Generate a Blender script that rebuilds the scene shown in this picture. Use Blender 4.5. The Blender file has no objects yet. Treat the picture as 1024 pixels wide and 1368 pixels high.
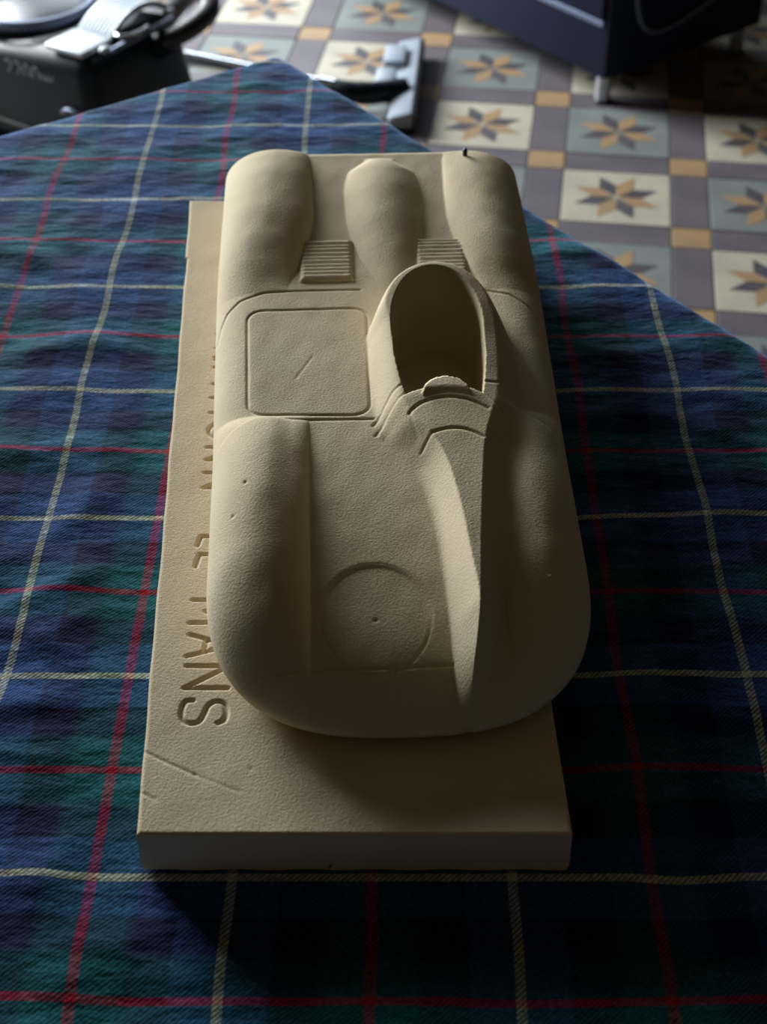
import bpy, bmesh, math, random
import numpy as np
from mathutils import Vector, Matrix

random.seed(4)
rng = np.random.default_rng(11)
R = math.radians
S = bpy.context.scene
C = S.collection

# ------------------------------------------------------------------ camera
TABLE = 0.75
SLAB_T = 0.030
TOP = TABLE + SLAB_T
cd = bpy.data.cameras.new('camera')
cam = bpy.data.objects.new('camera', cd)
C.objects.link(cam)
cam.location = (0, 0, 1.40)
cam.rotation_euler = (R(90 - 39.5), 0, 0)
cd.sensor_fit = 'VERTICAL'
cd.sensor_height = 24.0
cd.lens = 24.0 * 2088 / 1368
cd.clip_start = 0.02
cd.dof.use_dof = True
cd.dof.focus_distance = 0.93
cd.dof.aperture_fstop = 7.0
S.camera = cam

# ------------------------------------------------------------------ light
w = bpy.data.worlds.new('room_light')
S.world = w
w.use_nodes = True
w.node_tree.nodes['Background'].inputs[0].default_value = (1.0, 0.80, 0.50, 1)
w.node_tree.nodes['Background'].inputs[1].default_value = 0.031
la = bpy.data.lights.new('window_daylight', 'AREA')
la.shape = 'RECTANGLE'
la.size, la.size_y = 2.0, 1.25
la.energy = 325
la.color = (0.90, 0.96, 1.0)
win = bpy.data.objects.new('window_daylight', la)
C.objects.link(win)
win.location = (-2.10, 3.98, 1.42)
win.rotation_euler = (Vector((0.0, 0.95, 0.78)) - Vector(win.location)).to_track_quat('-Z', 'Y').to_euler()

lb = bpy.data.lights.new('back_window_daylight', 'AREA')
lb.shape = 'RECTANGLE'
lb.size, lb.size_y = 1.3, 1.3
lb.energy = 34
lb.color = (0.80, 0.90, 1.0)
win2 = bpy.data.objects.new('back_window_daylight', lb)
C.objects.link(win2)
win2.location = (-0.60, 5.9, 1.45)
win2.rotation_euler = (Vector((0.0, 1.2, 0.5)) - Vector(win2.location)).to_track_quat('-Z', 'Y').to_euler()

S.view_settings.view_transform = 'Standard'
S.view_settings.look = 'None'
S.view_settings.gamma = 1.0
S.view_settings.exposure = 0.0
S.view_settings.use_curve_mapping = False


# ------------------------------------------------------------------ helpers
def tag(o, label=None, cat=None, group=None, kind=None):
    if label: o['label'] = label
    if cat: o['category'] = cat
    if group: o['group'] = group
    if kind: o['kind'] = kind
    return o


def empty(name, loc=(0, 0, 0), rz=0):
    o = bpy.data.objects.new(name, None)
    C.objects.link(o)
    o.location = loc
    o.rotation_euler = (0, 0, rz)
    o.empty_display_size = 0.05
    return o


def link(name, me, parent=None, mats=()):
    o = bpy.data.objects.new(name, me)
    C.objects.link(o)
    if parent: o.parent = parent
    for m in mats:
        if m.name not in me.materials: me.materials.append(m)
    return o


def bm_obj(name, bm, mat, parent=None, smooth=False, angle=None):
    me = bpy.data.meshes.new(name)
    bmesh.ops.recalc_face_normals(bm, faces=bm.faces)
    bm.to_mesh(me)
    bm.free()
    if smooth:
        me.shade_smooth()
        if angle is not None:
            me.set_sharp_from_angle(angle=R(angle))
    mats = mat if isinstance(mat, (list, tuple)) else [mat]
    return link(name, me, parent, mats)


def np_mesh(name, V, Q, tris=None):
    """mesh from numpy vertices and quads"""
    me = bpy.data.meshes.new(name)
    nq = len(Q)
    nt = 0 if tris is None else len(tris)
    me.vertices.add(len(V))
    me.vertices.foreach_set('co', np.ascontiguousarray(V, dtype=np.float32).ravel())
    loops = Q.ravel() if nt == 0 else np.concatenate([Q.ravel(), tris.ravel()])
    me.loops.add(len(loops))
    me.loops.foreach_set('vertex_index', loops.astype(np.int32))
    me.polygons.add(nq + nt)
    st = np.arange(nq) * 4
    if nt: st = np.concatenate([st, nq * 4 + np.arange(nt) * 3])
    me.polygons.foreach_set('loop_start', st.astype(np.int32))
    me.update(calc_edges=True)
    me.validate()
    return me


def box(bm, x0, x1, y0, y1, z0, z1, bevel=0.0, seg=2, M=None):
    r = bmesh.ops.create_cube(bm, size=1.0)
    vs = r['verts']
    for v in vs:
        v.co = Vector(((x0 + x1) / 2 + v.co.x * (x1 - x0), (y0 + y1) / 2 + v.co.y * (y1 - y0), (z0 + z1) / 2 + v.co.z * (z1 - z0)))
    if bevel > 0:
        es = list({e for v in vs for e in v.link_edges})
        rr = bmesh.ops.bevel(bm, geom=es, offset=bevel, segments=seg, profile=0.5, affect='EDGES')
        vs = list({v for v in rr['verts']} | {v for v in vs if v.is_valid})
    if M is not None:
        for v in vs: v.co = M @ v.co
    return vs


def tube(bm, pts, rad, n=12, cap=True):
    pts = [Vector(p) for p in pts]
    rings = []
    up = Vector((0, 0, 1))
    rads = rad if isinstance(rad, (list, tuple)) else [rad] * len(pts)
    for i, p in enumerate(pts):
        t = (pts[min(i + 1, len(pts) - 1)] - pts[max(i - 1, 0)]).normalized()
        a = t.cross(up)
        if a.length < 1e-3: a = t.cross(Vector((1, 0, 0)))
        a.normalize()
        b = a.cross(t).normalized()
        rings.append([bm.verts.new(p + (a * math.cos(2 * math.pi * k / n) + b * math.sin(2 * math.pi * k / n)) * rads[i]) for k in range(n)])
    for i in range(len(rings) - 1):
        for k in range(n):
            bm.faces.new((rings[i][k], rings[i][(k + 1) % n], rings[i + 1][(k + 1) % n], rings[i + 1][k]))
    if cap:
        bm.faces.new(rings[0][::-1])
        bm.faces.new(rings[-1])


def arc_pts(pts, n=8):
    """Catmull-Rom through points"""
    P = [Vector(p) for p in pts]
    P = [P[0] * 2 - P[1]] + P + [P[-1] * 2 - P[-2]]
    out = []
    for i in range(1, len(P) - 2):
        for k in range(n):
            t = k / n
            out.append(0.5 * ((2 * P[i]) + (P[i + 1] - P[i - 1]) * t + (2 * P[i - 1] - 5 * P[i] + 4 * P[i + 1] - P[i + 2]) * t * t + (3 * P[i] - P[i - 1] - 3 * P[i + 1] + P[i + 2]) * t ** 3))
    out.append(P[-2])
    return out


# ------------------------------------------------------------------ materials
def mat(name, col, rough=0.6, metal=0.0, noise=None, bump=None, spec=0.5, coat=0.0):
    """noise = (scale, second colour) ; bump = (scale, distance)"""
    m = bpy.data.materials.new(name)
    m.use_nodes = True
    nt = m.node_tree
    b = nt.nodes['Principled BSDF']
    b.inputs['Base Color'].default_value = (*col, 1)
    b.inputs['Roughness'].default_value = rough
    b.inputs['Metallic'].default_value = metal
    b.inputs['Specular IOR Level'].default_value = spec
    b.inputs['Coat Weight'].default_value = coat
    tc = nt.nodes.new('ShaderNodeTexCoord')
    if noise:
        n = nt.nodes.new('ShaderNodeTexNoise')
        n.inputs['Scale'].default_value = noise[0]
        n.inputs['Detail'].default_value = 4
        nt.links.new(tc.outputs['Object'], n.inputs['Vector'])
        r = nt.nodes.new('ShaderNodeMix')
        r.data_type = 'RGBA'
        r.inputs['A'].default_value = (*col, 1)
        r.inputs['B'].default_value = (*noise[1], 1)
        mr = nt.nodes.new('ShaderNodeMapRange')
        mr.inputs['From Min'].default_value = 0.35
        mr.inputs['From Max'].default_value = 0.65
        nt.links.new(n.outputs['Fac'], mr.inputs['Value'])
        nt.links.new(mr.outputs['Result'], r.inputs['Factor'])
        nt.links.new(r.outputs['Result'], b.inputs['Base Color'])
    if bump:
        n2 = nt.nodes.new('ShaderNodeTexNoise')
        n2.inputs['Scale'].default_value = bump[0]
        n2.inputs['Detail'].default_value = 4
        n2.inputs['Roughness'].default_value = 0.6
        nt.links.new(tc.outputs['Object'], n2.inputs['Vector'])
        bp = nt.nodes.new('ShaderNodeBump')
        bp.inputs['Strength'].default_value = 1.0
        bp.inputs['Distance'].default_value = bump[1]
        nt.links.new(n2.outputs['Fac'], bp.inputs['Height'])
        nt.links.new(bp.outputs['Normal'], b.inputs['Normal'])
    return m


M_foam = mat('carved_foam', (0.680, 0.560, 0.375), 0.92, noise=(26, (0.715, 0.60, 0.41)), bump=(680, 0.00042), spec=0.15)
M_foam_slab = mat('foam_board', (0.680, 0.565, 0.385), 0.92, noise=(18, (0.715, 0.605, 0.42)), bump=(720, 0.00038), spec=0.15)
M_wood = mat('table_wood', (0.20, 0.11, 0.055), 0.5, noise=(14, (0.14, 0.07, 0.035)))
M_grout = mat('grout', (0.10, 0.095, 0.09), 0.8, noise=(30, (0.14, 0.13, 0.12)))
T_rough = 0.58
M_cream = mat('tile_cream', (0.42, 0.385, 0.295), T_rough, noise=(9, (0.34, 0.315, 0.25)), bump=(60, 0.0004))
M_grey = mat('tile_grey_green', (0.175, 0.195, 0.185), T_rough, noise=(9, (0.145, 0.162, 0.155)), bump=(60, 0.0004))
M_band = mat('tile_mauve', (0.090, 0.078, 0.092), T_rough, noise=(9, (0.115, 0.10, 0.112)), bump=(60, 0.0004))
M_orange = mat('tile_ochre', (0.33, 0.205, 0.095), T_rough, noise=(12, (0.27, 0.18, 0.10)), bump=(60, 0.0004))
M_dark = mat('tile_charcoal', (0.055, 0.050, 0.060), T_rough, noise=(14, (0.08, 0.073, 0.08)), bump=(60, 0.0004))
M_black = mat('black_plastic', (0.007, 0.012, 0.018), 0.36, noise=(40, (0.009, 0.015, 0.021)), spec=0.3)
M_rubber = mat('black_rubber', (0.012, 0.013, 0.015), 0.45, noise=(40, (0.018, 0.018, 0.02)))
M_silver = mat('silver_plastic', (0.42, 0.46, 0.50), 0.40, metal=0.15, noise=(30, (0.38, 0.42, 0.46)))
M_chrome = mat('chrome', (0.75, 0.77, 0.80), 0.16, metal=1.0, noise=(20, (0.70, 0.72, 0.76)))
M_nozzle = mat('grey_nozzle_plastic', (0.30, 0.34, 0.39), 0.38, noise=(25, (0.27, 0.31, 0.36)))
M_print = mat('grey_print', (0.20, 0.22, 0.25), 0.5, noise=(25, (0.22, 0.24, 0.27)))
M_blue = mat('navy_enamel', (0.005, 0.010, 0.030), 0.6, noise=(8, (0.007, 0.012, 0.034)), spec=0.25)
M_trim = mat('steel_trim', (0.13, 0.16, 0.24), 0.4, metal=0.4, noise=(8, (0.15, 0.18, 0.26)))
M_leg = mat('leg_metal', (0.50, 0.52, 0.55), 0.3, metal=0.7, noise=(20, (0.42, 0.44, 0.47)))
M_label = mat('label_yellow', (0.45, 0.40, 0.22), 0.5, noise=(60, (0.30, 0.27, 0.16)))

# tartan: warp and weft colours from the woven UVs (1 unit = one sett)
M_tartan = bpy.data.materials.new('tartan_cotton')
M_tartan.use_nodes = True
nt = M_tartan.node_tree
bs = nt.nodes['Principled BSDF']
bs.inputs['Roughness'].default_value = 0.95
bs.inputs['Specular IOR Level'].default_value = 0.1
bs.inputs['Sheen Weight'].default_value = 0.30
bs.inputs['Sheen Roughness'].default_value = 0.35
bs.inputs['Sheen Tint'].default_value = (0.35, 0.55, 1.0, 1)


def N(t, **k):
    n = nt.nodes.new(t)
    for a, b in k.items(): setattr(n, a, b)
    return n


def math_n(op, a, b=None):
    n = N('ShaderNodeMath', operation=op)
    for i, v in enumerate((a, b)):
        if v is None: continue
        if isinstance(v, (int, float)): n.inputs[i].default_value = v
        else: nt.links.new(v, n.inputs[i])
    return n.outputs[0]


uvn = N('ShaderNodeUVMap', uv_map='weave')
sep = N('ShaderNodeSeparateXYZ')
nt.links.new(uvn.outputs['UV'], sep.inputs[0])
U, Vv = sep.outputs[0], sep.outputs[1]


def sett(co, wl, rl):
    f = math_n('FRACT', math_n('ADD', co, 0.5))
    t = math_n('MULTIPLY', math_n('ABSOLUTE', math_n('SUBTRACT', f, 0.5)), 2.0)   # 0 white line .. 1 red line
    r = N('ShaderNodeValToRGB')
    cr = r.color_ramp
    cr.interpolation = 'LINEAR'
    blue, navy, green, teal = (0.025, 0.066, 0.205), (0.009, 0.009, 0.046), (0.002, 0.032, 0.045), (0.006, 0.096, 0.110)
    stops = [(0.0, (0.56, 0.58, 0.42)), (wl, (0.56, 0.58, 0.42)), (wl + .006, blue), (0.33, blue), (0.36, navy), (0.62, navy), (0.65, green), (0.72, teal), (1 - rl - .008, teal), (1 - rl, (0.38, 0.010, 0.025)), (1.0, (0.38, 0.010, 0.025))]
    cr.elements[0].position, cr.elements[0].color = 0.0, (*stops[0][1], 1)
    cr.elements[1].position, cr.elements[1].color = 1.0, (*stops[-1][1], 1)
    for p, c in stops[1:-1]:
        e = cr.elements.new(p)
        e.color = (*c, 1)
    nt.links.new(t, r.inputs[0])
    return r.outputs[0]


warp = sett(U, 0.033, 0.036)
weft = sett(Vv, 0.030, 0.030)
tw = math_n('MULTIPLY', math_n('SUBTRACT', U, Vv), 2 * math.pi * 46)
sn = math_n('SINE', tw)
fac = N('ShaderNodeMapRange')
nt.links.new(sn, fac.inputs['Value'])
fac.inputs['From Min'].default_value = -0.5
fac.inputs['From Max'].default_value = 0.5
fac.inputs['To Min'].default_value = 0.32
fac.inputs['To Max'].default_value = 0.82
mx = N('ShaderNodeMix', data_type='RGBA')
nt.links.new(fac.outputs[0], mx.inputs['Factor'])
nt.links.new(warp, mx.inputs['A'])
nt.links.new(weft, mx.inputs['B'])
# slubs: fine brightness variation of the yarn
nz = N('ShaderNodeTexNoise')
nz.inputs['Scale'].default_value = 55
nz.inputs['Detail'].default_value = 5
nt.links.new(uvn.outputs['UV'], nz.inputs['Vector'])
mr = N('ShaderNodeMapRange')
mr.inputs['From Min'].default_value = 0.3
mr.inputs['From Max'].default_value = 0.7
mr.inputs['To Min'].default_value = 0.55
mr.inputs['To Max'].default_value = 1.35
nt.links.new(nz.outputs['Fac'], mr.inputs['Value'])
sc = N('ShaderNodeVectorMath', operation='SCALE')
nt.links.new(mx.outputs['Result'], sc.inputs[0])
nt.links.new(mr.outputs[0], sc.inputs['Scale'])
nt.links.new(sc.outputs[0], bs.inputs['Base Color'])
bp = N('ShaderNodeBump')
bp.inputs['Strength'].default_value = 0.7
bp.inputs['Distance'].default_value = 0.00012
hsum = math_n('ADD', math_n('MULTIPLY', sn, 0.45), math_n('MULTIPLY', nz.outputs['Fac'], 3.0))
nt.links.new(hsum, bp.inputs['Height'])
# soft crinkles of washed cotton
mp = N('ShaderNodeMapping')
mp.inputs['Rotation'].default_value = (0, 0, R(28))
mp.inputs['Scale'].default_value = (5.0, 11.0, 1.0)
nt.links.new(uvn.outputs['UV'], mp.inputs['Vector'])
cz = N('ShaderNodeTexNoise')
cz.inputs['Scale'].default_value = 1.0
cz.inputs['Detail'].default_value = 3
nt.links.new(mp.outputs['Vector'], cz.inputs['Vector'])
bp2 = N('ShaderNodeBump')
bp2.inputs['Strength'].default_value = 1.0
bp2.inputs['Distance'].default_value = 0.0022
nt.links.new(cz.outputs['Fac'], bp2.inputs['Height'])
nt.links.new(bp2.outputs['Normal'], bp.inputs['Normal'])
nt.links.new(bp.outputs['Normal'], bs.inputs['Normal'])

# ------------------------------------------------------------------ floor of patterned tiles
PITCH, STAR, GAP, TH = 0.2725, 0.2015, 0.0022, 0.006
fa = R(-7.5)
FO = Vector((0.586, 2.7375, 0))
EA = Vector((math.cos(fa), math.sin(fa), 0))
EB = Vector((-math.sin(fa), math.cos(fa), 0))

bm = bmesh.new()
box(bm, -2.9, 3.1, -0.9, 5.1, -0.05, -TH)
floor = bm_obj('floor', bm, M_grout)
tag(floor, 'old patterned tile floor with eight pointed stars in cream and grey squares', kind='structure')


def tile_bm(w, h, bm=None):
    bm = bm or bmesh.new()
    x, y = w / 2 - GAP / 2, h / 2 - GAP / 2
    c = 0.0008
    lo = [bm.verts.new(p) for p in ((-x, -y, -TH), (x, -y, -TH), (x, y, -TH), (-x, y, -TH))]
    mid = [bm.verts.new((v.co.x, v.co.y, -c)) for v in lo]
    hi = [bm.verts.new(((x - c) * sx, (y - c) * sy, 0)) for sx, sy in ((-1, -1), (1, -1), (1, 1), (-1, 1))]
    for k in range(4):
        j = (k + 1) % 4
        bm.faces.new((lo[k], lo[j], mid[j], mid[k]))
        bm.faces.new((mid[k], mid[j], hi[j], hi[k]))
    bm.faces.new(hi)
    return bm


def petals(bm):
    """eight lozenge petals of two colours inlaid in the tile face, a hair proud"""
    for k in range(8):
        an = R(22.5 + 45 * k)
        d = Vector((math.cos(an), math.sin(an), 0))
        L = 0.083 if k % 2 == 0 else 0.086
        h = R(22)
        s1 = Vector((math.cos(an + h), math.sin(an + h), 0)) * 0.046
        s2 = Vector((math.cos(an - h), math.sin(an - h), 0)) * 0.046
        pts = [d * 0.004, s2, d * L, s1]
        top = [bm.verts.new(p + Vector((0, 0, 0.0005))) for p in pts]
        bot = [bm.verts.new(p + Vector((0, 0, -0.0002))) for p in pts]
        f = bm.faces.new(top)
        f.material_index = 1 + (k % 2)
        for q in range(4):
            g = bm.faces.new((bot[q], bot[(q + 1) % 4], top[(q + 1) % 4], top[q]))
            g.material_index = 1 + (k % 2)


def tile_mesh(name, w, h, m, star=False):
    bm = tile_bm(w, h)
    if star: petals(bm)
    me = bpy.data.meshes.new(name)
    bm.to_mesh(me)
    bm.free()
    for mm in ([m, M_dark, M_orange] if star else [m]): me.materials.append(mm)
    return me


me_star = [tile_mesh('star_tile_cream', STAR, STAR, M_cream, True), tile_mesh('star_tile_grey', STAR, STAR, M_grey, True)]
BW = PITCH - STAR
me_bh = tile_mesh('border_tile_across', STAR, BW, M_band)
me_bv = tile_mesh('border_tile_along', BW, STAR, M_band)
me_c = tile_mesh('corner_tile', BW, BW, M_orange)
rest = []
for i in range(-13, 10):
    for j in range(-13, 9):
        o0 = FO + EA * (i * PITCH) + EB * (j * PITCH)
        for kind, off in (('star', (0.5, 0.5)), ('bh', (0.5, 0)), ('bv', (0, 0.5)), ('c', (0, 0))):
            p = o0 + EA * (off[0] * PITCH) + EB * (off[1] * PITCH)
            if not (-2.75 < p.x < 2.95 and -0.75 < p.y < 4.95): continue
            me = {'star': me_star[(i + j) % 2], 'bh': me_bh, 'bv': me_bv, 'c': me_c}[kind]
            near = (-1.12 < p.x < 1.22) and (1.98 < p.y < 3.85)
            if near:
                nm = {'star': 'star_tile', 'bh': 'border_tile', 'bv': 'border_tile', 'c': 'corner_tile'}[kind]
                o = link(nm, me, floor)
                o.location = (p.x, p.y, random.uniform(-0.0006, 0.0006))
                o.rotation_euler = (random.uniform(-.002, .002), random.uniform(-.002, .002), fa)
            else:
                rest.append((me, p))
bm = bmesh.new()
mats_all = [M_cream, M_grey, M_band, M_orange, M_dark]
for me, p in rest:
    n0 = len(bm.verts)
    f0 = len(bm.faces)
    bm.from_mesh(me)
    bm.verts.ensure_lookup_table()
    bm.faces.ensure_lookup_table()
    Mx = Matrix.Translation(p) @ Matrix.Rotation(fa, 4, 'Z')
    for v in bm.verts[n0:]: v.co = Mx @ v.co
    for f in bm.faces[f0:]: f.material_index = mats_all.index(me.materials[f.material_index])
o = bm_obj('tile_field', bm, mats_all, floor)
o['kind'] = 'stuff'

# ------------------------------------------------------------------ table
TC = Vector((-0.1065, 1.5202))
e1 = Vector((-math.cos(R(36)), -math.sin(R(36))))
e2 = Vector((math.sin(R(36)), -math.cos(R(36))))
TL1, TL2 = 0.90, 1.45
ctr = TC + e1 * TL1 / 2 + e2 * TL2 / 2
table = empty('dining_table', (ctr.x, ctr.y, 0), math.atan2(e1.y, e1.x))
tag(table, 'wooden table hidden under the tartan tablecloth', 'table')
bm = bmesh.new()
box(bm, -TL1 / 2 + .004, TL1 / 2 - .004, -TL2 / 2 + .004, TL2 / 2 - .004, TABLE - .034, TABLE - .0075, 0.006)
bm_obj('tabletop', bm, M_wood, table)
bm = bmesh.new()
for s in (-1, 1):
    box(bm, -TL1 / 2 + .07, TL1 / 2 - .07, s * (TL2 / 2 - .07) - .011, s * (TL2 / 2 - .07) + .011, TABLE - .125, TABLE - .034)
    box(bm, s * (TL1 / 2 - .07) - .011, s * (TL1 / 2 - .07) + .011, -TL2 / 2 + .07, TL2 / 2 - .07, TABLE - .125, TABLE - .034)
bm_obj('apron', bm, M_wood, table)
for sx in (-1, 1):
    for sy in (-1, 1):
        bm = bmesh.new()
        x, y = sx * (TL1 / 2 - .075), sy * (TL2 / 2 - .075)
        vs = box(bm, x - .03, x + .03, y - .03, y + .03, 0.0007, TABLE - .034, 0.004)
        for v in bm.verts:
            if v.co.z < .3: v.co.x, v.co.y = x + (v.co.x - x) * .7, y + (v.co.y - y) * .7
        bm_obj('leg', bm, M_wood, table)

# ------------------------------------------------------------------ tartan cloth
DROP = 0.24
step = 0.005
p1 = np.arange(-DROP, TL1 + DROP + 1e-6, step)
p2 = np.arange(-DROP, TL2 + DROP + 1e-6, step)
G1, G2 = np.meshgrid(p1, p2, indexing='ij')
fx = TC.x + G1 * e1.x + G2 * e2.x       # flat position of each point of the cloth
fy = TC.y + G1 * e1.y + G2 * e2.y
c1, c2 = np.clip(G1, 0.012, TL1 - 0.012), np.clip(G2, 0.012, TL2 - 0.012)
o1, o2 = G1 - c1, G2 - c2
d = np.hypot(o1, o2)
dn = np.maximum(d, 1e-9)
n1, n2 = o1 / dn, o2 / dn
rr = 0.014
ang = np.minimum(d / rr, math.pi / 2)
out = rr * np.sin(ang)
down = rr * (1 - np.cos(ang)) + np.maximum(d - rr * math.pi / 2, 0)
corner = (np.abs(o1) > 1e-6) & (np.abs(o2) > 1e-6)
phi = np.arctan2(n2, n1)
flare = np.where(down > .02, (down - .02) * (0.10 + 0.05 * np.sin((G1 - G2) * 42) + np.where(corner, 0.14 * (1 - np.cos(phi * 8)), 0)), 0)
out = out + flare
q1, q2 = c1 + n1 * out, c2 + n2 * out
X = TC.x + q1 * e1.x + q2 * e2.x
Y = TC.y + q1 * e1.y + q2 * e2.y
Z = TABLE + .0005 - down


def waves(x, y, n, lmin, lmax, amp, seed, aniso=None):
    g = np.random.default_rng(seed)
    z = np.zeros_like(x)
    for k in range(n):
        a = g.uniform(0, math.pi) if aniso is None else aniso + g.normal() * .35
        L = g.uniform(lmin, lmax)
        z += np.sin((x * math.cos(a) + y * math.sin(a)) * 2 * math.pi / L + g.uniform(0, 6.28))
    return z * amp / math.sqrt(n)


def seg_dist(x, y, pts):
    best = np.full(x.shape, 9.0)
    tt = np.zeros(x.shape)
    n = len(pts) - 1
    for k in range(n):
        (ax, ay), (bx, by) = pts[k], pts[k + 1]
        vx, vy = bx - ax, by - ay
        l2 = vx * vx + vy * vy + 1e-12
        t = np.clip(((x - ax) * vx + (y - ay) * vy) / l2, 0, 1)
        dd = np.hypot(x - ax - t * vx, y - ay - t * vy)
        m = dd < best
        best = np.where(m, dd, best)
        tt = np.where(m, (k + t) / n, tt)
    return best, tt


# wrinkles of the cloth, pressed flat under the foam board
sl_in = np.minimum.reduce([fx + .165 - (1.16 - fy) * -.0 - (1.16 - fy) * .05, .10 - fx, fy - .495, 1.16 - fy])
press = np.clip((-sl_in - .004) / .05, 0, 1)
press = press * press * (3 - 2 * press)
wr = waves(fx, fy, 10, .05, .16, .0007, 3) + waves(fx, fy, 8, .02, .05, .00022, 5, R(115))
rid = waves(fx, fy, 5, .09, .22, 1.0, 8)
wr += .0010 * np.clip(1 - np.abs(rid) * 2.4, 0, 1)
folds = [([(-.37, 1.11), (-.30, 1.125), (-.255, 1.095), (-.20, 1.09)], .0045, .011),
         ([(-.29, .965), (-.23, .985), (-.16, .975)], .0035, .010),
         ([(-.25, .68), (-.20, .715), (-.15, .735)], .0035, .007),
         ([(-.22, .66), (-.16, .70)], .0025, .006),
         ([(-.30, .60), (-.21, .615), (-.14, .625)], .004, .010),
         ([(-.30, .84), (-.2, .86), (-.14, .84)], .003, .010),
         ([(.12, 1.125), (.17, 1.12), (.23, 1.09)], .006, .012),
         ([(.13, .885), (.18, .89), (.26, .87)], .003, .012),
         ([(.12, .725), (.17, .735), (.23, .73)], .0035, .012),
         ([(.13, .63), (.18, .605), (.26, .62)], .003, .010),
         ([(-.10, 1.44), (-.02, 1.40), (.03, 1.335)], .004, .014),
         ([(-.20, .50), (-.13, .475), (-.05, .482)], .004, .014),
         ([(-.13, 1.47), (-.12, 1.40), (-.05, 1.36)], .003, .016)]
for pts, h, wd in folds:
    dd, tt = seg_dist(fx, fy, pts)
    wr += .42 * h * np.exp(-(dd / wd) ** 2) * np.clip(np.sin(np.clip(tt, .04, .96) * math.pi) * 1.6, 0, 1)
wr = np.maximum(wr + .0012, 0)
topmask = np.clip(1 - d / .02, 0, 1)
Z = Z + wr * press * topmask
# slight waviness of the woven lines
uu = fx + .0035 * (1.354 - fy) / .6
ux = uu + waves(fx, fy, 6, .10, .30, .0013, 21) * press
uy = fy + waves(fx, fy, 7, .09, .26, .0021, 22) * press
SET = 0.1424
Uc = (ux + .2144) / SET
Vc = (uy - 1.3539 + .004 * (1.354 - fy) / .86) / SET
n_1, n_2 = G1.shape
idx = np.arange(n_1 * n_2).reshape(n_1, n_2)
Q = np.stack([idx[:-1, :-1], idx[1:, :-1], idx[1:, 1:], idx[:-1, 1:]], -1).reshape(-1, 4)
# drop the cells of the cut-off outer corners so that the cloth hangs in points
me = np_mesh('tartan_tablecloth', np.stack([X, Y, Z], -1).reshape(-1, 3), Q)
uvl = me.uv_layers.new(name='weave')
li = np.empty(len(me.loops), dtype=np.int32)
me.loops.foreach_get('vertex_index', li)
uvl.data.foreach_set('uv', np.stack([Uc.ravel()[li], Vc.ravel()[li]], -1).astype(np.float32).ravel())
me.shade_smooth()
cloth = link('tartan_tablecloth', me, None, [M_tartan])
tag(cloth, 'blue and green tartan cloth with red and white lines spread on the table', 'tablecloth')
sol = cloth.modifiers.new('thickness', 'SOLIDIFY')
sol.thickness = 0.0012
sol.offset = -1

# ------------------------------------------------------------------ foam base board with engraved letters
gx = np.linspace(0, 1, 300)
gy = np.linspace(0, 1, 860)
A, B = np.meshgrid(gx, gy, indexing='ij')
yb, yf = 1.155, 0.4995
xl = -.1576 + (1 - B) * .0343
xr = .0800 + (1 - B) * .0137
# hand-cut edges wander slightly; the front corners are eased
xl = xl + .0002 * np.sin(B * 23) + .0002 * np.sin(B * 61 + 1) + .0018 * np.exp(-((B - .855) / .006) ** 2) * 0 - np.where(B > .86, .0012, 0)
xr = xr + .0006 * np.sin(B * 19 + 2)
BX = xl + A * (xr - xl)
BY = yf + (yb - yf) * B + .0003 * np.sin(A * 37)
BZ = np.full_like(BX, TOP) + waves(BX, BY, 10, .02, .06, .00008, 31)


def glyph(kind, y, h=.024, wd=.018):
    """strokes of a letter: text reads away from the back towards the front, letter feet to the left.
    local s runs along the text (towards the front), t up the letter (to the right)."""
    x0 = -.1205 + (.98 - y) * .030
    def P(s, t): return (x0 + t * h, y - s * wd)
    g = {'I': [[(0, 0), (0, 1)]],
         'L': [[(0, 1), (0, .06), (.65, 0)]],
         'E': [[(.8, 1), (0, 1), (0, .06), (.8, 0)], [(0, .5), (.6, .5)]],
         'M': [[(0, 0), (.05, 1), (.5, .35), (.95, 1), (1, 0)]],
         'A': [[(0, 0), (.5, 1), (1, 0)], [(.22, .42), (.78, .42)]],
         'N': [[(0, 0), (0, 1), (1, .02), (1, 1)]],
         'O': [[(.5 + .5 * math.sin(a), .5 - .5 * math.cos(a)) for a in np.linspace(0, 2 * math.pi, 17)]],
         'T': [[(.5, 0), (.5, 1)], [(0, 1), (1, 1)]],
         'H': [[(0, 0), (0, 1)], [(1, 0), (1, 1)], [(0, .5), (1, .5)]],
         'S': [[(.08, .22), (.12, .06), (.4, 0), (.8, .02), (1, .2), (.92, .42), (.6, .52), (.3, .58), (.12, .74), (.2, .92), (.5, 1), (.85, .98), (.98, .84)]]}[kind]
    if kind == 'S': g = [[(v.x, v.y) for v in arc_pts([(s, t, 0) for s, t in st], 4)] for st in g]
    return [[P(s, t) for s, t in st] for st in g]


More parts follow.
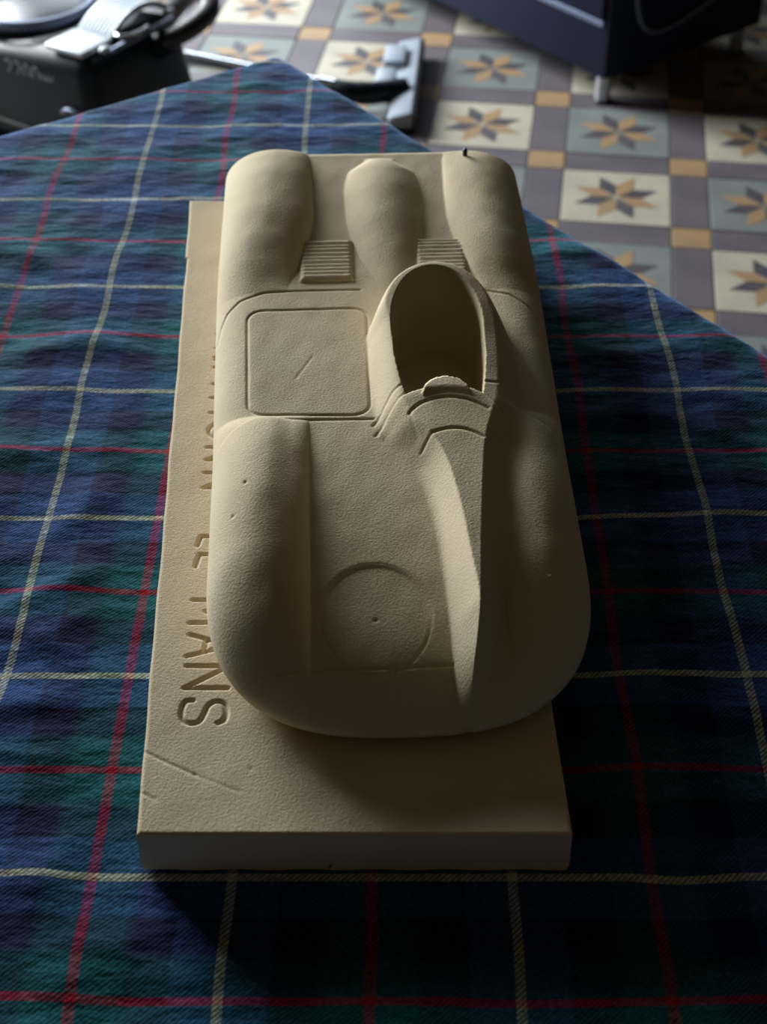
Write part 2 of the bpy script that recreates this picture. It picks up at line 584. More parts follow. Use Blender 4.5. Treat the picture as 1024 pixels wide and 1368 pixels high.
letters = [('I', .980, 0), ('A', .9605, .0065), ('M', .936, .0115), ('A', .9215, .0095), ('H', .8915, .0165), ('I', .8575, 0), ('O', .8480, .0205), ('N', .8190, .0135), ('N', .7920, .0155),
           ('L', .7285, .013), ('E', .7120, .014), ('M', .6715, .0195), ('A', .6425, .0177), ('N', .6172, .0170), ('S', .5925, .0185)]
for k, y, wd in letters:
    for st in glyph(k, y, wd=wd):
        sel = (np.abs(BY - y) < .05) & (BX < -.06)
        dd = np.full(BX.shape, 9.0)
        dd[sel] = seg_dist(BX[sel], BY[sel], st)[0]
        BZ -= .0013 * np.clip(1.5 * (1 - (dd / .0018)), 0, 1) * (dd < .0018)
for st, dp, wd in (([(-.1275, .5550), (-.112, .5460), (-.0977, .5382)], .0004, .0009), ([(-.0977, .5382), (-.0736, .5266)], .0002, .0009), ([(-.1255, .5271), (-.1164, .5217)], .0003, .0009)):
    dd = seg_dist(BX, BY, st)[0]
    BZ -= dp * np.exp(-(dd / wd) ** 2)
for hx, hy in ((-.0690, .5420),):
    BZ -= .0003 * np.exp(-(np.hypot(BX - hx, BY - hy) / .0012) ** 2)
# eased top edges
ed = np.minimum.reduce([(BX - xl), (xr - BX), (BY - yf), (yb - BY)])
BZ -= .0007 * np.clip(1 - ed / .0012, 0, 1)
n1_, n2_ = BX.shape
top = np.stack([BX, BY, BZ], -1)
idx = np.arange(n1_ * n2_).reshape(n1_, n2_)
Q = np.stack([idx[:-1, :-1], idx[1:, :-1], idx[1:, 1:], idx[:-1, 1:]], -1).reshape(-1, 4)
ring = np.concatenate([idx[:, 0], idx[-1, 1:], idx[-2::-1, -1], idx[0, -2:0:-1]])
V = top.reshape(-1, 3)
rv = V[ring].copy()
cx_, cy_ = rv[:, 0].mean(), rv[:, 1].mean()
layers = [V]
allq = [Q]
prev = ring
cnt = len(V)
for zz, ins in ((TOP - .012, .0000), (TOP - .024, -.0003), (TABLE + .0016, .0012)):
    lv = rv.copy()
    lv[:, 2] = zz
    lv[:, 0] -= np.sign(lv[:, 0] - cx_) * ins
    layers.append(lv)
    cur = np.arange(cnt, cnt + len(ring))
    cnt += len(ring)
    allq.append(np.stack([prev, np.roll(prev, -1), np.roll(cur, -1), cur], -1)[:, ::-1])
    prev = cur
# bottom as one strip fan
bv = rv.mean(0, keepdims=True)
bv[:, 2] = TABLE + .0016
layers.append(bv)
tr = np.stack([prev, np.roll(prev, -1), np.full(len(prev), cnt)], -1)[:, ::-1]
me = np_mesh('foam_base_board', np.concatenate(layers), np.concatenate(allq), tr)
me.shade_smooth()
me.set_sharp_from_angle(angle=R(50))
board = link('foam_base_board', me, None, [M_foam_slab])
tag(board, 'long cream foam board engraved with carved letters, lying under the model car', 'foam board')

# ------------------------------------------------------------------ carved foam racing car
CO = (0.0125, 0.545)
CY = R(2.2)
LEN = .600
NOSE = .011


def ip(x, xp, fp):
    """smooth monotone cubic interpolation"""
    x = np.asarray(x, float)
    xp, fp = np.asarray(xp, float), np.asarray(fp, float)
    h = np.diff(xp)
    dl = np.diff(fp) / h
    m = np.zeros(len(xp))
    if len(xp) > 2:
        w1, w2 = 2 * h[1:] + h[:-1], h[1:] + 2 * h[:-1]
        ok = dl[:-1] * dl[1:] > 0
        den = np.where(ok, w1 / np.where(ok, dl[:-1], 1) + w2 / np.where(ok, dl[1:], 1), 1)
        m[1:-1] = np.where(ok, (w1 + w2) / den, 0)
        m[0], m[-1] = dl[0], dl[-1]
    else:
        m[:] = dl[0]
    xc = np.clip(x, xp[0], xp[-1])
    k = np.clip(np.searchsorted(xp, xc) - 1, 0, len(xp) - 2)
    hk = h[k]
    t = (xc - xp[k]) / hk
    return ((1 + 2 * t) * (1 - t) ** 2 * fp[k] + t * (1 - t) ** 2 * hk * m[k] + t * t * (3 - 2 * t) * fp[k + 1] + t * t * (t - 1) * hk * m[k + 1])



def halfw(b):
    wfull = ip(b, [0, .11, .2, .32, .45, .6], [.1075, .1080, .1090, .1125, .1155, .1155])
    nose = np.where(b < .118, np.clip(1 - np.clip((.118 - b) / (.118 - NOSE), 0, 1) ** 2.65, 0, 1) ** (1 / 2.65), 1)
    rc = .022
    k = np.clip((b - (LEN - rc)) / rc, 0, 1)
    tail = rc * (1 - np.sqrt(np.clip(1 - k * k, 0, 1)))
    return wfull * nose - tail


NB, NA = 820, 320
tb = np.linspace(0, 1, NB)
# cluster rows towards the nose and the tail
bb = (tb + .10 * (-np.sin(2 * math.pi * tb) / (2 * math.pi)) * 6 * .9)
bb = NOSE + (bb - bb[0]) / (bb[-1] - bb[0]) * (LEN - NOSE)
bb[0] = NOSE + .00003
ss = np.linspace(-1, 1, NA)
sa = .72 * ss + .28 * np.sin(ss * math.pi / 2)
Bc, Sc = np.meshgrid(bb, sa, indexing='ij')
Wc = halfw(Bc)
Ac = Wc * Sc

# distance to the plan outline (sides and nose)
rho = (np.clip(np.abs(Ac) / np.maximum(ip(Bc, [0, .11, .2, .32, .45, .6], [.1075, .1080, .1090, .1125, .1155, .1155]), 1e-6), 0, 1) ** 2.65 + np.clip((.118 - Bc) / (.118 - NOSE), 0, 1) ** 2.65) ** (1 / 2.65)
dist = (1 - np.clip(rho, 0, 1)) * ip(Bc, [0, .11, .2, .32, .45, .6], [.1075, .1080, .1090, .1125, .1155, .1155])
dist = np.minimum(dist, .07)


def sstep(x, a, b):
    t = np.clip((x - a) / (b - a), 0, 1)
    return t * t * (3 - 2 * t)


def smax(a, b, k):
    h = np.clip(.5 + .5 * (a - b) / k, 0, 1)
    return b * (1 - h) + a * h + k * h * (1 - h)


def car_height(a, b, dist):
    mm = .001
    deck = ip(b, np.array([0, 20, 45, 80, 120, 180, 240, 300, 380, 440, 500, 560, 600]) * mm, np.array([14, 21, 29, 36.5, 41.5, 45.5, 47, 47.3, 47.3, 47, 49, 52, 53.5]) * mm)
    z = deck.copy()
    # front wings
    for s, ac, wi in ((-1, -.085, .0355), (1, .090, .033)):
        H = ip(b, np.array([-10, 20, 45, 80, 120, 165, 205, 235, 255]) * mm, np.array([4, 24, 35, 47, 55.6, 59, 56.5, 51.5, 44]) * mm) - (.0045 if s > 0 else 0) * sstep(b, .02, .09) * (1 - sstep(b, .20, .25))
        u = np.clip(np.abs(a - ac) / wi, 0, 1)
        inner = (a - ac) * s < 0
        prof = np.where(inner, (1 - u ** 2.2) ** .62, 1 - .10 * u ** 2)
        fade = 1
        f = deck + (H - deck) * prof * fade
        z = np.where((u < 1) & (H > deck), np.maximum(z, f), z)
    # step where the front wings meet the doors
    st = ip(np.abs(a), [.060, .068, .078, .092, .105, .112], [.2415, .241, .240, .232, .218, .200])
    z = z + .0022 * (1 - sstep(b, st - .0012, st + .0012)) * sstep(b, .12, .235) * sstep(np.abs(a), .060, .074)
    # rear wings
    for s, ac, wi in ((-1, -.083, .0380), (1, .0875, .0345)):
        cc = ac
        H = ip(b, np.array([385, 405, 430, 460, 500, 540, 570, 590, 602]) * mm, np.array([46.5, 49, 54, 59, 62.5, 63, 61.5, 58.5, 55]) * mm) - (.0040 if s > 0 else 0) * sstep(b, .42, .5)
        ww = ip(b, np.array([400, 440, 500, 570, 600]) * mm, np.array([.50, .78, .98, .93, .82])) * wi
        u = np.clip(np.abs(a - cc) / ww, 0, 1)
        inner = (a - cc) * s < 0
        prof = np.where(inner, (1 - u ** 2.2) ** .66, 1 - .08 * u ** 2)
        f = deck + (H - deck) * prof
        z = np.where(((u < 1) | ~inner) & (H > deck) & (b > .38), np.maximum(z, f), z)
    # middle hump over the engine, a teardrop that narrows forwards
    ch = ip(b, [.40, .6], [.009, .006])
    wh = ip(b, np.array([395, 415, 450, 490, 525, 555, 575]) * mm, np.array([6, 14, 24, 29, 29.5, 26, 12]) * mm)
    hh = ip(b, np.array([392, 415, 450, 490, 520, 550, 572, 580]) * mm, np.array([0, 3, 7, 9.5, 10, 8.5, 4.5, 0]) * mm)
    u = np.clip(np.abs(a - ch) / wh, 0, 1)
    z = z + hh * (1 - u ** 2.0) ** 1.0
    # rounding towards the plan outline
    r_side = ip(b, [0, .05, .12, .24, .30, .38, .45, .57, .6], [.046, .044, .040, .034, .031, .031, .037, .044, .046])
    zb = ip(b, np.array([0, 15, 40, 80, 130, 240, 450, 580, 600]) * mm, np.array([9, 11, 16, 22, 26, 28, 28, 30, 30]) * mm)
    qs = np.clip(dist / r_side, 0, 1)
    qt = np.clip((LEN - b) / .015, 0, 1)
    q = 1 - np.clip(np.hypot(1 - qs, 1 - qt), 0, 1)
    z = zb + (z - zb) * (1 - (1 - q) ** 2.25) ** .5
    return z, deck


Zc, deck = car_height(Ac, Bc, dist)


# cockpit cowl, running forwards as a wedge to the nose
def cowl(a, b, z, deck):
    mm = .001
    bs_ = np.array([-4, 8, 30, 69, 100, 131, 165, 187, 205, 222, 243, 300, 342]) * mm
    aL = ip(b, bs_, np.array([29, 28, 26.5, 25.5, 24, 22, 18, 13, 3, -6, -10, -12, -11.5]) * mm)
    cL = ip(b, bs_, np.array([29.3, 31, 35.5, 41.5, 39.5, 37.5, 34, 30, 24, 15, 9, 6, 5]) * mm)
    cR = ip(b, bs_, np.array([29.5, 31.2, 36, 42.5, 45, 48, 51.5, 54, 57, 61, 66, 71, 72]) * mm)
    aR = ip(b, bs_, np.array([30, 34, 42, 55, 61, 66, 73, 79, 82, 85, 86, 86, 84]) * mm)
    H = ip(b, np.array([0, 14, 30, 55, 69, 110, 160, 210, 240, 262, 300, 340, 375, 395]) * mm, np.array([2, 14, 32.5, 50, 56, 59, 61.5, 63.5, 65, 66, 69.5, 75, 78, 78]) * mm)
    left = (a - aL) / np.maximum(cL - aL, 1e-5)
    right = (aR - a) / np.maximum(aR - cR, 1e-5)
    r = np.minimum(left, right)
    # rounded rear end of the horseshoe
    ca, cb = .0355, .318
    ra, rb = .0480, .068
    rad = np.hypot((a - ca) / ra, np.maximum(b - cb, 0) / rb)
    wd_ = .0165 - .0115 * np.clip((b - cb) / rb, 0, 1) ** .7
    r2 = (1 - rad) * ra / wd_
    k = sstep(b, .318, .345)
    r = np.where(b > cb, r2 * k + np.minimum(r, 1) * (1 - k), r)
    sf = ip(b, [0, .06, .12, .2, .245, .30, .34], [.06, .10, .30, .62, .35, .14, .10])
    rc = np.clip(r, 0, 1)
    rc = np.where(rc < sf, rc * rc / (2 * sf), rc - sf / 2) / (1 - sf / 2)
    # rounded shoulder near the screen, sharper crest on the wedge
    shoulder = np.where(b > .19, sstep(b, .19, .25), 0)
    prof = rc * (1 - shoulder) + (1 - (1 - rc) ** 1.7) * shoulder
    # gentle crown across the top
    mid = (cL + cR) / 2
    crown = -.0022 * np.clip(np.abs(a - mid) / .03, 0, 1.5) ** 2 * shoulder
    base = np.minimum(z, deck + .03)
    zz = base + (H + crown - base) * prof
    m = (r > 0) & (H > base)
    return np.where(m, np.maximum(z, zz), z), r


z1, rcowl = cowl(Ac, Bc, Zc, deck)
in_cowl = (rcowl > 0)
Zc = z1

la_ = np.array([(-9, 223), (-2, 234), (8, 243), (20, 248), (34, 250), (48, 248.5), (58, 243), (66, 232), (72, 220)]) * .001
lip_b = ip(Ac, la_[:, 0], la_[:, 1])
# cockpit opening: a horseshoe hole with seat back and floor
oa = .0345
ohw = ip(Bc, [.236, .26, .29, .318], [.0225, .0260, .0290, .0297])
ocb = .318
orad = np.hypot((Ac - oa) / .0297, (Bc - ocb) / .0555)
oin = np.where(Bc < ocb, np.minimum((ohw - np.abs(Ac - oa)), Bc - lip_b - .0005), (1 - orad) * .0297)
# arched front edge of the hole
depth = sstep(oin, 0, .0028)
inner = .013 + .006 * np.clip((.34 - Bc) / .1, 0, 1)
Zc = np.where(oin > 0, Zc * (1 - depth) + inner * depth, Zc)
def curve_dist(pts):
    a0, a1 = pts[:, 0].min() - .012, pts[:, 0].max() + .012
    b0, b1 = pts[:, 1].min() - .012, pts[:, 1].max() + .012
    m = (Ac > a0) & (Ac < a1) & (Bc > b0) & (Bc < b1)
    dd = np.full(Ac.shape, 9.0)
    dd[m] = seg_dist(Ac[m], Bc[m], [tuple(p) for p in pts])[0]
    return dd


def groove(pts, depth=.0009, wd=.0010):
    global Zc
    P = np.array([tuple(p)[:2] for p in pts], float) * .001
    Zc = Zc - depth * np.exp(-(curve_dist(P) / wd) ** 2)


lip_in = (Ac > -.009) & (Ac < .072) & in_cowl
ahead = lip_b - Bc
# the scuttle stands a little above the cockpit sides behind it
Zc = np.where(lip_in & (oin <= 0), Zc + .0004 * sstep(ahead, -.0006, .0008) * (1 - sstep(ahead, .004, .014)), Zc)
groove(la_ * 1000 + np.array([0, .6]), .0006, .0008)
hood = np.hypot((Ac - .0355) / .0155, (Bc - .2420) / .0170)
hm = (hood < 1) & (Bc > .236)
Zc = np.where(hm, np.maximum(Zc, .0672 * sstep(hood, 1.0, .93) - .0030 * sstep(ahead, .001, .012)), Zc)

# panel grooves
groove([(-111, 345), (-109, 361), (-105, 374), (-97, 384), (-80, 392), (-60, 394), (-14, 394)], .0009, .0009)
groove([(72, 390), (90, 384), (102, 372), (109, 355)], .0009, .0009)
groove([(-72, 241), (-40, 242), (-9, 241.5)], .0009, .0009)
hatch = [(-90, 350)]
for cx, cy, a0 in ((-80, 358, 180), (-21, 359, 90), (-23, 258, 0), (-76, 260, -90)):
    rr_ = 11 if cy > 300 else 12
    for q in np.linspace(0, 90, 7):
        an = R(a0 - q)
        hatch.append((cx + rr_ * math.cos(an), cy + rr_ * math.sin(an)))
hatch.append(hatch[1])
hatch = hatch[1:]
groove(hatch, .0009, .0009)
groove([(-58, 287), (-47, 312)], .0003, .0007)
groove([(-57, 289), (-60, 294)], .0002, .0007)
# scuttle panel on the cowl
C_arc = arc_pts([(12, 226, 0), (20, 234, 0), (34, 238.5, 0), (48, 236, 0), (60, 228, 0)], 5)
D_arc = arc_pts([(18, 199, 0), (25, 205, 0), (36, 208.5, 0), (46, 206.5, 0), (55, 200, 0)], 5)
groove(C_arc, .0011, .0010)
groove(D_arc, .0011, .0010)
groove([(12, 226), (16, 208)], .0004, .0009)
groove([(-10, 234), (-4, 243), (3, 252), (9, 255)], .0008, .0009)
groove([(60, 255), (68, 255)], .0007, .0009)
# round cover on the front deck and the nose split line
circ = [(-14 + 30.5 * math.cos(R(t)), 76 + 37 * math.sin(R(t))) for t in range(0, 361, 8)]
cd_ = np.hypot((Ac + .014) / .0305, (Bc - .076) / .037)
Zc = np.where(cd_ < 1, Zc - .0009 * sstep((1 - cd_) * .033, 0, .0022) * sstep(Bc, .055, .10), Zc)
groove(circ, .0003, .0009)
groove([(-68, 41), (-40, 43.5), (-5, 43), (26, 44)], .0008, .0009)
groove([(-5, 43), (-4, 26)], .0004, .0008)
# louvre panels: raised plates with fine slats
for (l0, l1, f0, f1) in ((-55, -18.5, 406, 461), (28, 63, 413, 460)):
    l0, l1, f0, f1 = (v * .001 for v in (l0, l1, f0, f1))
    e = np.minimum.reduce([Ac - l0, l1 - Ac, Bc - f0, f1 - Bc])
    m = e > -.001
    plate = .0022 * sstep(e, -.0009, .0006)
    rib = .0011 * (np.mod((Bc - f0) / .0052, 1.0)) * sstep(e, .001, .0022)
    Zc = np.where(m, np.maximum(Zc, deck + plate + rib - .0006), Zc)
# surface of hand-sanded foam
Zc = Zc + waves(Ac, Bc, 14, .012, .05, .00007, 41) * sstep(dist, 0, .01)
# tiny pits and a scratch
for pa, pb_, dp in ((-.086, .168, .0010), (-.0925, .143, .0007), (-.014, .073, .0009), (.083, .094, -.0006)):
    Zc = Zc - dp * np.exp(-(np.hypot(Ac - pa, Bc - pb_) / .0011) ** 2)

# vertices: top surface, then the undercut sides down to the board
cpsi, spsi = math.cos(CY), math.sin(CY)
V = np.stack([Ac, Bc, Zc], -1)
idx = np.arange(NB * NA).reshape(NB, NA)
Q = np.stack([idx[:-1, :-1], idx[:-1, 1:], idx[1:, 1:], idx[1:, :-1]], -1)
qc_a = (Ac[:-1, :-1] + Ac[1:, 1:]) / 2
qc_b = (Bc[:-1, :-1] + Bc[1:, 1:]) / 2
V = V.reshape(-1, 3)
# face regions -> parts
region = np.zeros(qc_a.shape, dtype=np.int32)
rq = (rcowl[:-1, :-1] + rcowl[1:, 1:]) / 2
oq = (oin[:-1, :-1] + oin[1:, 1:]) / 2
region[(rq > 0.0) & (qc_b < .225)] = 2          # nose wedge
region[(rq > 0.0) & (qc_b >= .225)] = 1         # cockpit surround
lq = ip(qc_a, la_[:, 0], la_[:, 1])
cb_q = ip(qc_a, [.012, .020, .034, .048, .060], [.226, .234, .2385, .236, .228])
db_q = ip(qc_a, [.018, .025, .036, .046, .055], [.199, .205, .2085, .2065, .200])
pa_l = ip(qc_b, [.199, .226], [.018, .012])
pa_r = ip(qc_b, [.199, .226], [.056, .061])
region[(qc_b < cb_q) & (qc_b > db_q) & (qc_a > pa_l) & (qc_a < pa_r)] = 7   # scuttle panel
hdm = np.hypot((qc_a - .0355) / .0155, (qc_b - .2420) / .0170)
region[(hdm < 1) & (qc_b > lq - .0015) & (qc_b > .233)] = 8       # instrument hood
region[(oq > .0016) & (region != 8)] = 9        # cockpit tub
hx0, hx1, hy0, hy1 = -.091, -.010, .247, .369
rx = np.maximum(np.abs(qc_a - (hx0 + hx1) / 2) - ((hx1 - hx0) / 2 - .011), 0)
ry = np.maximum(np.abs(qc_b - (hy0 + hy1) / 2) - ((hy1 - hy0) / 2 - .011), 0)
region[np.hypot(rx, ry) < .0112] = 3            # hatch
for rid_, (l0, l1, f0, f1) in ((4, (-.055, -.0185, .406, .461)), (5, (.028, .063, .413, .460))):
    region[(qc_a > l0) & (qc_a < l1) & (qc_b > f0) & (qc_b < f1) & (region == 0)] = rid_
region[(np.hypot((qc_a + .014) / .0305, (qc_b - .076) / .037) < 1) & (region == 0)] = 6   # round cover

ring = np.concatenate([idx[0, :], idx[1:, -1], idx[-1, -2::-1], idx[-2:0:-1, 0]])
rv = V[ring].copy()
# outward normals of the outline, taken from neighbours far enough apart to stay stable at the nose tip
nr = len(ring)
tg = np.roll(rv, -1, 0)[:, :2] - np.roll(rv, 1, 0)[:, :2]
tg /= np.maximum(np.linalg.norm(tg, axis=1, keepdims=True), 1e-9)
nrm = np.stack([tg[:, 1], -tg[:, 0]], -1)
skq = []
layers = [V]
prev = ring
cnt = len(V)
hedge = rv[:, 2].copy()
for fz, ins in ((.80, .0004), (.60, .0018), (.38, .0055), (.2, .010), (.0, .0135)):
    lv = rv.copy()
    lv[:, 2] = hedge * fz + .0002
    lv[:, :2] -= nrm * ins
    layers.append(lv)
    cur = np.arange(cnt, cnt + nr)
    cnt += nr
    skq.append(np.stack([prev, cur, np.roll(cur, -1), np.roll(prev, -1)], -1))
    prev = cur
Vall = np.concatenate(layers)
skq = np.concatenate(skq)
Qf = Q.reshape(-1, 4)
reg = region.ravel()
allQ = np.concatenate([Qf, skq])
allreg = np.concatenate([reg, np.zeros(len(skq), np.int32)])
# shared smooth normals, so that parts meet without a shading seam
p = Vall[allQ]
fn = np.cross(p[:, 2] - p[:, 0], p[:, 3] - p[:, 1])
vn = np.zeros_like(Vall)
for k in range(4): np.add.at(vn, allQ[:, k], fn)
vn /= np.maximum(np.linalg.norm(vn, axis=1, keepdims=True), 1e-12)

car = empty('model_racing_car', (CO[0], CO[1], TOP), CY)
tag(car, 'cream foam model of an open racing car carved with cockpit and wheel arches', 'model car')
names = {0: 'body', 1: 'cockpit_surround', 2: 'nose_ridge', 3: 'hatch_panel', 4: 'louvre', 5: 'louvre', 6: 'round_cover', 7: 'scuttle_panel', 8: 'instrument_hood', 9: 'cockpit_tub'}
for rid_, nm in names.items():
    q = allQ[allreg == rid_]
    if len(q) == 0: continue
    used, inv = np.unique(q.ravel(), return_inverse=True)
    me = np_mesh(nm, Vall[used], inv.reshape(-1, 4))
    me.shade_smooth()
    me.normals_split_custom_set_from_vertices([tuple(v) for v in vn[used]]) if len(me.vertices) == len(used) else None
    o = link(nm, me, car, [M_foam])
# small dark pin stuck in the tail of the right rear wing
bm = bmesh.new()
tube(bm, [(.0735, .5755, .052), (.0735, .5760, .0605), (.0735, .5762, .0625)], [.0016, .0019, .0010], 10)
bm_obj('pin', bm, M_black, car, True)

# ------------------------------------------------------------------ vacuum cleaner on the floor
vac = empty('vacuum_cleaner', (-0.5438, 2.6944, 0), math.atan2(.548, -.837))
tag(vac, 'dark canister vacuum cleaner with a silver ribbed top on the tile floor', 'vacuum cleaner')
# local: +x runs away to the left, -y runs away from the camera to the right-back ; the near top corner is the origin
bm = bmesh.new()
vs = box(bm, -.010, .44, -.285, .012, .028, .235, .036, 5)
for v in bm.verts:
    k = (v.co.z - .028) / .207
    # sides lean inwards to the top and the top falls towards the far ends
    v.co.y += (-.012 + .02 * (1 - k)) * (1 if v.co.y > -.13 else -1)
    v.co.x -= .03 * (1 - k) if v.co.x < .2 else 0
    if v.co.z > .15: v.co.z -= .5 * max(v.co.x - .22, 0) ** 1.6
bm_obj('body_shell', bm, M_black, vac, True, 60)
bm = bmesh.new()
box(bm, -.048, .448, -.292, .020, .060, .074, .006, 2)
bm_obj('bumper', bm, M_rubber, vac, True, 40)
# flat silver plate on top at the near corner
bm = bmesh.new()
box(bm, .004, .096, -.090, -.004, .233, .244, .005, 3)
pl = bm_obj('silver_plate', bm, M_silver, vac, True, 50)
# ribbed carrying handle that arches over the top
bm = bmesh.new()
hx = [.010, .088]
prof = []
for k in range(19):
    t = k / 18
    y = -.085 - .19 * t
    z = .240 + .038 * math.sin(math.pi * min(t * 1.02, 1)) ** .8
    prof.append((y, z))
ribs = 9
cols = []
nx = ribs * 4
for i in range(nx + 1):
    x = hx[0] + (hx[1] - hx[0]) * i / nx
    dz = -.0045 if (i % 4 == 0 and 0 < i < nx) else 0
    cols.append([(bm.verts.new((x, y, z + dz)), bm.verts.new((x, y, z - .012))) for y, z in prof])
for i in range(nx):
    for k in range(18):
        a_, b_, c_, d_ = cols[i][k], cols[i + 1][k], cols[i + 1][k + 1], cols[i][k + 1]
        bm.faces.new((a_[0], b_[0], c_[0], d_[0]))
        bm.faces.new((a_[1], d_[1], c_[1], b_[1]))
for k in range(18):
    for i, fl in ((0, 1), (nx, -1)):
        a_, d_ = cols[i][k], cols[i][k + 1]
        bm.faces.new((a_[0], d_[0], d_[1], a_[1]))
for k in (0, 18):
    for i in range(nx):
        bm.faces.new((cols[i][k][0], cols[i][k][1], cols[i + 1][k][1], cols[i + 1][k][0]))
bm_obj('ribbed_handle', bm, M_silver, vac)
# round pedal recessed beside the handle
bm = bmesh.new()
bmesh.ops.create_cone(bm, cap_ends=True, segments=28, radius1=.034, radius2=.030, depth=.016, matrix=Matrix.Translation((-.004, -.135, .240)) @ Matrix.Diagonal((.62, 1.15, 1, 1)))
ped = bm_obj('pedal', bm, M_black, vac, True, 40)
bm = bmesh.new()
tube(bm, [(-.004 + .021 * math.cos(t), -.135 + .039 * math.sin(t), .248) for t in np.linspace(0.9, 4.0, 14)], .0035, 8)
bm_obj('pedal_ring', bm, M_chrome, ped, True)
bm = bmesh.new()
tube(bm, [(-.020, -.06, .236), (-.022, -.13, .238), (-.018, -.235, .238)], .0055, 10)
bm_obj('edge_trim', bm, M_trim, vac, True)
for yy in (-.045, -.245):
    bm = bmesh.new()
    bmesh.ops.create_uvsphere(bm, u_segments=12, v_segments=8, radius=.009, matrix=Matrix.Translation((-.016 if yy > -.1 else .0, yy, .243)) @ Matrix.Diagonal((1, 1.4, .7, 1)))
    bm_obj('clip', bm, M_silver, vac, True)
# lid with a shining rim further along the top
bm = bmesh.new()
tube(bm, [(.235 + .105 * math.cos(t), -.135 + .115 * math.sin(t), .246 - .05 * max(math.cos(t), 0) * .4) for t in np.linspace(0, 2 * math.pi, 41)], .010, 10, False)
bmesh.ops.remove_doubles(bm, verts=bm.verts, dist=.0005)
bm_obj('lid_rim', bm, M_trim, vac, True)
bm = bmesh.new()
bmesh.ops.create_uvsphere(bm, u_segments=28, v_segments=12, radius=1, matrix=Matrix.Translation((.235, -.135, .228)) @ Matrix.Diagonal((.100, .110, .022, 1)))
bm_obj('lid', bm, M_black, vac, True)
# wheels on both sides
for yy, s in ((.012, 1), (-.292, -1)):
    bm = bmesh.new()
    bmesh.ops.create_cone(bm, cap_ends=True, segments=32, radius1=.075, radius2=.070, depth=.032, matrix=Matrix.Translation((.345, yy + s * .012, .0755)) @ Matrix.Rotation(-s * math.pi / 2, 4, 'X'))
    wh_ = bm_obj('wheel', bm, M_rubber, vac, True, 40)
    bm = bmesh.new()
    bmesh.ops.create_cone(bm, cap_ends=True, segments=24, radius1=.040, radius2=.034, depth=.010, matrix=Matrix.Translation((.345, yy + s * .030, .0755)) @ Matrix.Rotation(-s * math.pi / 2, 4, 'X'))
    bm_obj('hub_cap', bm, M_trim, wh_, True, 40)
bm = bmesh.new()
tube(bm, [(.030, .0, .0145), (.030, -.26, .0145)], .0135, 14)
bm_obj('front_roller', bm, M_rubber, vac, True, 40)
# small crescent grip on the near side
bm = bmesh.new()
tube(bm, arc_pts([(-.004, .013, .120), (.012, .020, .136), (.034, .020, .138), (.05, .016, .128)], 5), .0045, 8)
bm_obj('side_grip', bm, M_trim, vac, True)
# printed power rating on the near side
fc = bpy.data.curves.new('power_print', 'FONT')
fc.body = '2200w'
fc.size = .045
fc.extrude = .0004
tmp = bpy.data.objects.new('power_print', fc)
C.objects.link(tmp)
bpy.context.view_layer.update()
dg = bpy.context.evaluated_depsgraph_get()
tm = bpy.data.meshes.new_from_object(tmp.evaluated_get(dg))
bpy.data.objects.remove(tmp)
tx = link('power_print', tm, vac, [M_print])
# text reads from the far left towards the near corner
tx.rotation_euler = (R(90 + 4), 0, R(180))
tx.location = (.196, .0042, .166)
# hose looping off the far end
bm = bmesh.new()
hp = arc_pts([(.005, -.19, .195), (-.035, -.198, .212), (-.057, -.24, .225), (-.052, -.30, .235), (-.01, -.352, .24), (.06, -.385, .22), (.15, -.405, .14), (.24, -.41, .06), (.34, -.41, .024), (.46, -.40, .0225)], 14)
tube(bm, hp, [.019 + .0016 * math.sin(i * 2.1) for i in range(len(hp))], 14)
bm_obj('hose', bm, M_rubber, vac, True)
bm = bmesh.new()
tube(bm, [(.0, -.19, .192), (-.034, -.196, .209)], .026, 18)
bm_obj('hose_socket', bm, M_black, vac, True, 40)

# ------------------------------------------------------------------ vacuum wand with floor nozzle
wand = empty('vacuum_wand', (0.03, 2.95, 0))
tag(wand, 'chrome vacuum tube with wide grey floor nozzle lying behind the table corner', 'vacuum nozzle')
WL = Vector((.03, 2.95, 0))


def wpt(x, y, z): return Vector((x, y, z)) - WL


bm = bmesh.new()
tube(bm, [wpt(-.46, 3.128, .062), wpt(-.1007, 2.966, .058)], .0165, 18)
bm_obj('tube', bm, M_chrome, wand, True, 40)
bm = bmesh.new()
tube(bm, [wpt(-.128, 2.978, .058), wpt(-.095, 2.963, .058)], .020, 18)
bm_obj('tube_collar', bm, M_chrome, wand, True, 40)
bm = bmesh.new()
tube(bm, arc_pts([wpt(-.098, 2.965, .058), wpt(-.07, 2.955, .056), wpt(-.035, 2.965, .048), wpt(.0, 2.99, .040), wpt(.045, 3.01, .036)], 6), [.021] * 10 + [.023] * 15, 16)
bm_obj('elbow', bm, M_black, wand, True, 40)
NM = Matrix.Translation(wpt(.036, 3.070, 0)) @ Matrix.Rotation(R(-4), 4, 'Z')
bm = bmesh.new()
vs = box(bm, -.036, .036, -.19, .19, .012, .046, .007, 3)
for v in bm.verts:
    if v.co.x < 0 and v.co.z > .03: v.co.z -= .010
    if v.co.x < -.0 and abs(v.co.y) > .1: v.co.x += .022 * (abs(v.co.y) - .1) / .09
for v in bm.verts: v.co = NM @ v.co
noz = bm_obj('nozzle', bm, M_nozzle, wand, True, 35)
bm = bmesh.new()
box(bm, -.020, .034, -.184, .184, .0007, .014, .002, 1, NM)
bm_obj('brush_strip', bm, M_rubber, noz)
bm = bmesh.new()
box(bm, .034, .0405, -.19, .19, .010, .040, .002, 1, NM)
bm_obj('edge_strip', bm, M_rubber, noz)
for yy in (.085,):
    bm = bmesh.new()
    box(bm, -.040, .006, yy - .045, yy + .045, .030, .054, .006, 2, NM)
    bm_obj('pedal', bm, M_nozzle, noz, True, 40)
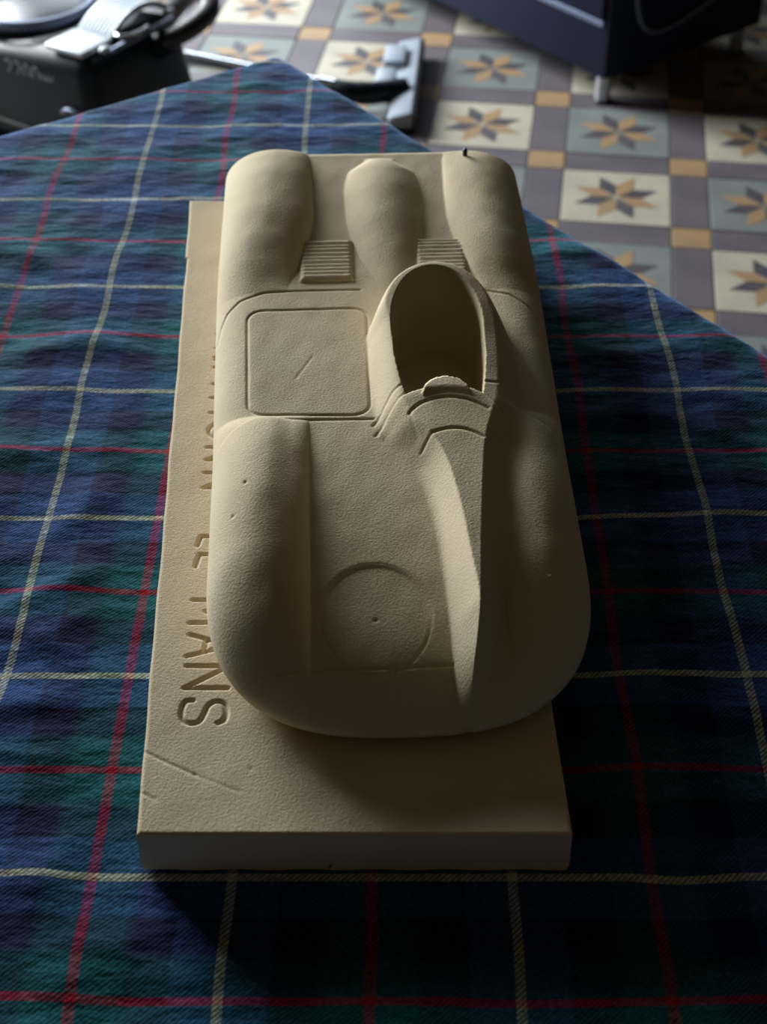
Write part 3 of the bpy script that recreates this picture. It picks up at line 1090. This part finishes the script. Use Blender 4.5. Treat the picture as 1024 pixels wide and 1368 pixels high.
bm = bmesh.new()
box(bm, -.050, -.008, -.085, .0, .018, .060, .008, 2, NM)
bm_obj('swivel_housing', bm, M_nozzle, noz, True, 40)

# ------------------------------------------------------------------ navy metal cabinet on short legs
cab = empty('metal_cabinet', (0.4475, 3.003, 0), 0)
tag(cab, 'dark navy metal cabinet on short legs standing on the tile floor', 'cabinet')
cl = Vector((-.616, .788, 0))
crr = Vector((.788, .616, 0))
CM = Matrix(((crr.x, cl.x, 0, 0), (crr.y, cl.y, 0, 0), (0, 0, 1, 0), (0, 0, 0, 1)))   # local x: right face, local y: left face
CW, CL_, Z0, Z1 = .47, .86, .058, .78
bm = bmesh.new()
box(bm, .0, CW, .0, CL_, Z0, Z1, .006, 2, CM)
cb_o = bm_obj('carcass', bm, M_blue, cab, True, 40)
bm = bmesh.new()
box(bm, -.006, .0005, .012, CL_ - .012, .165, .178, .002, 1, CM)
bm_obj('trim_strip', bm, M_trim, cab)
bm = bmesh.new()
box(bm, -.010, .0, .012, CL_ - .012, .180, Z1 - .02, .004, 2, CM)
dr = bm_obj('door', bm, M_blue, cab, True, 40)
bm = bmesh.new()
tube(bm, [CM @ Vector((-.008, .08, .50)), CM @ Vector((-.040, .08, .50)), CM @ Vector((-.040, .08, .64)), CM @ Vector((-.008, .08, .64))], .006, 10)
bm_obj('handle', bm, M_trim, dr, True, 40)
bm = bmesh.new()
box(bm, -.0012, .0004, .545, .575, .125, .139, 0, 1, CM)
bm_obj('label', bm, M_label, cab)
for x, y in ((.022, .022), (CW - .045, .022), (.022, CL_ - .022), (CW - .045, CL_ - .022)):
    bm = bmesh.new()
    c_ = CM @ Vector((x, y, 0))
    bmesh.ops.create_cone(bm, cap_ends=True, segments=20, radius1=.016, radius2=.016, depth=Z0 - .003, matrix=Matrix.Translation((c_.x, c_.y, .003 + (Z0 - .003) / 2)))
    lg = bm_obj('leg', bm, M_leg, cab, True, 40)
    bm = bmesh.new()
    bmesh.ops.create_cone(bm, cap_ends=True, segments=20, radius1=.020, radius2=.018, depth=.006, matrix=Matrix.Translation((c_.x, c_.y, .0040)))
    bm_obj('foot', bm, M_rubber, lg, True, 40)
# power cable hanging in a loop on the right side
bm = bmesh.new()
tube(bm, [CM @ Vector(p) for p in arc_pts([(.05, -.009, .34), (.06, -.010, .22), (.09, -.010, .15), (.15, -.010, .13), (.25, -.010, .15), (.38, -.010, .20), (.46, -.010, .30)], 8)], .0045, 8)
bm_obj('power_cable', bm, M_trim, cab, True)
